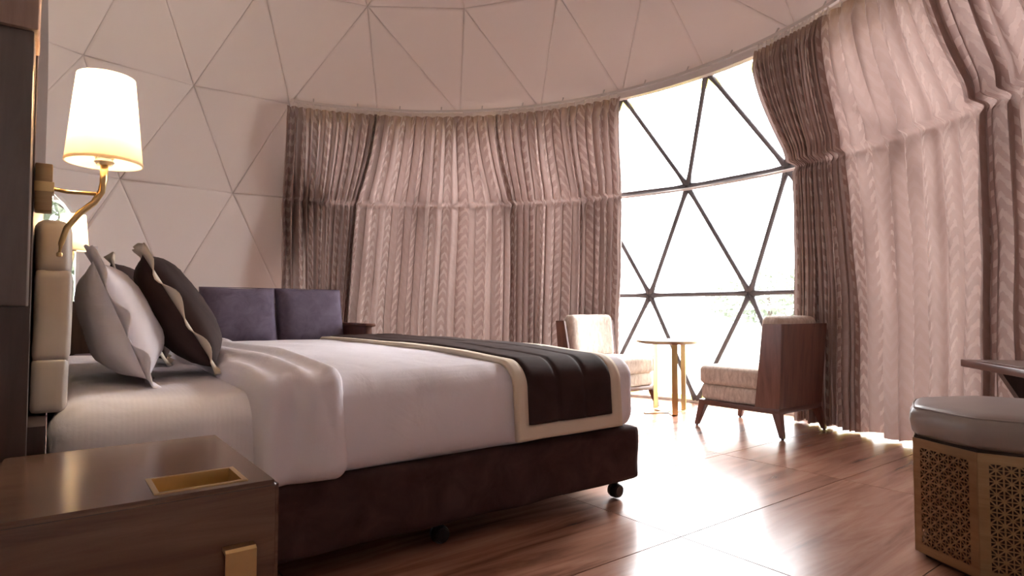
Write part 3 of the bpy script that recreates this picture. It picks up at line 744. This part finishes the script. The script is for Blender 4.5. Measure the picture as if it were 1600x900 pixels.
# ------------------------------------------------------------------ octagonal perforated stool
st = thing('perforated_stool', 'octagonal brass stool with pierced sides and taupe leather cushion', 'stool', (2.475, .586, 0))
A0 = math.atan2(.818 - .586, 2.28 - 2.475); Rc = .299
cor = [Vector((Rc * math.cos(A0 + k * math.pi / 4), Rc * math.sin(A0 + k * math.pi / 4), 0)) for k in range(8)]
zb, zt = .02, .385
def lattice(a, b_):
    d = (b_ - a).normalized(); Lw = (b_ - a).length; n = Vector((d.y, -d.x, 0)); vs = []; fs = []
    if n.dot(a + b_) < 0: n = -n
    P = lambda u, z: a + d * u + Vector((0, 0, z))
    def bar(u0, z0, u1, z1, wd, t0=.0, t1=.003):
        e = Vector((u1 - u0, z1 - z0)).normalized(); q = Vector((-e.y, e.x)) * wd / 2; i = len(vs)
        for t in (t0, t1):
            for (u, z), s in (((u0, z0), 1), ((u1, z1), 1), ((u1, z1), -1), ((u0, z0), -1)): vs.append(P(u + q.x * s, z + q.y * s) - n * t)
        fs.extend([(i, i + 1, i + 2, i + 3), (i + 7, i + 6, i + 5, i + 4)] + [(i + k, i + 4 + k, i + 4 + (k + 1) % 4, i + (k + 1) % 4) for k in range(4)])
    mg = .026; nu, nz_ = 5, 9; cu = (Lw - 2 * mg) / nu; cz = (zt - zb - 2 * mg) / nz_
    fr = raw('pierced_panel', [], [], None)
    for i in range(nu + 1): bar(mg + cu * i, zb + mg, mg + cu * i, zt - mg, .0045, .0002, .0028)
    for j in range(nz_ + 1): bar(mg, zb + mg + cz * j, Lw - mg, zb + mg + cz * j, .0045, .0003, .0027)
    for i in range(nu):
        for j in range(nz_):
            u0, z0 = mg + cu * i, zb + mg + cz * j
            bar(u0, z0, u0 + cu, z0 + cz, .0042, .0001, .0029); bar(u0, z0 + cz, u0 + cu, z0, .0042, .00015, .00285)
            bar(u0 + cu / 2, z0, u0 + cu / 2, z0 + cz, .0032, .0004, .0026); bar(u0, z0 + cz / 2, u0 + cu, z0 + cz / 2, .0032, .0004, .0026)
    bar(mg / 2, zb, mg / 2, zt, mg + .002); bar(Lw - mg / 2, zb, Lw - mg / 2, zt, mg + .002)
    bar(0, zb + mg / 2, Lw, zb + mg / 2, mg + .002, .00005, .00295); bar(0, zt - mg / 2, Lw, zt - mg / 2, mg + .002, .00005, .00295)
    me = D.meshes.new('pierced_panel'); me.from_pydata([tuple(v) for v in vs], [], fs); D.objects.remove(fr)
    return link('pierced_panel', me, 'brassd', st)
for k in range(8): lattice(cor[k], cor[(k + 1) % 8])
prism('inner_box', [(c.x * .9, c.y * .9, 0) for c in cor], [(c.x * .9, c.y * .9, .38) for c in cor], 'inside', st)
prism('top_plate', [(c.x * .97, c.y * .97, .381) for c in cor], [(c.x * .97, c.y * .97, .394) for c in cor], 'inside', st)
def stool_cushion():
    vs = []; fs = []; K = 64; prof = [(0, .392), (.8, .392), (.96, .394), (1.01, .408), (1.03, .44), (1.02, .465), (.985, .484), (.93, .493), (.8, .499), (.5, .506), (0, .509)]
    for k in range(K):
        a = A0 + 2 * math.pi * k / K; seg = (a - A0) % (math.pi / 4) - math.pi / 8
        ro = Rc * math.cos(math.pi / 8) / math.cos(seg); ro = ro * .75 + Rc * .97 * .25
        for f_, z in prof: vs.append((ro * f_ * math.cos(a), ro * f_ * math.sin(a), z))
    k_ = len(prof)
    for i in range(K):
        for j in range(k_ - 1): fs.append((i * k_ + j, ((i + 1) % K) * k_ + j, ((i + 1) % K) * k_ + j + 1, i * k_ + j + 1))
    bm = bmesh.new(); me = D.meshes.new('c'); me.from_pydata(vs, [], fs); bm.from_mesh(me); D.meshes.remove(me); bmesh.ops.remove_doubles(bm, verts=bm.verts, dist=1e-5)
    o = from_bm('cushion', bm, 'leather', st, True)
    pts = []
    for k in range(65):
        a = A0 + 2 * math.pi * k / 64; seg = (a - A0) % (math.pi / 4) - math.pi / 8; ro = (Rc * math.cos(math.pi / 8) / math.cos(seg) * .75 + Rc * .97 * .25) * .985
        pts.append((ro * math.cos(a), ro * math.sin(a), .4845))
    tube('piping', pts, .003, 'leather', o, 6, False)
stool_cushion()
# ------------------------------------------------------------------ vanity table
vt = thing('vanity_table', 'wooden vanity table with dark edged top and sloping panel leg', 'table', (3.36, .995, 0), math.atan2(-.615, -.789))
# local x runs along the front edge towards the door, local y to the curtain side
box('table_top', 0, 1.0, 0, .33, .548, .58, 'mahox', vt, .003)
box('top_inlay', (.05), .95, .045, .29, .579, .582, 'leather', vt)
for x in (.30, .9):
    a = [(.012, .55), (.36, .55), (.27, 0), (.14, 0)] if False else [(.01, .55), (.31, .55), (.31, 0), (.27, 0), (.20, .22)]
    prism('panel_leg', [(x, y, z) for y, z in a], [(x + .045, y, z) for y, z in a], 'darkwood', vt)
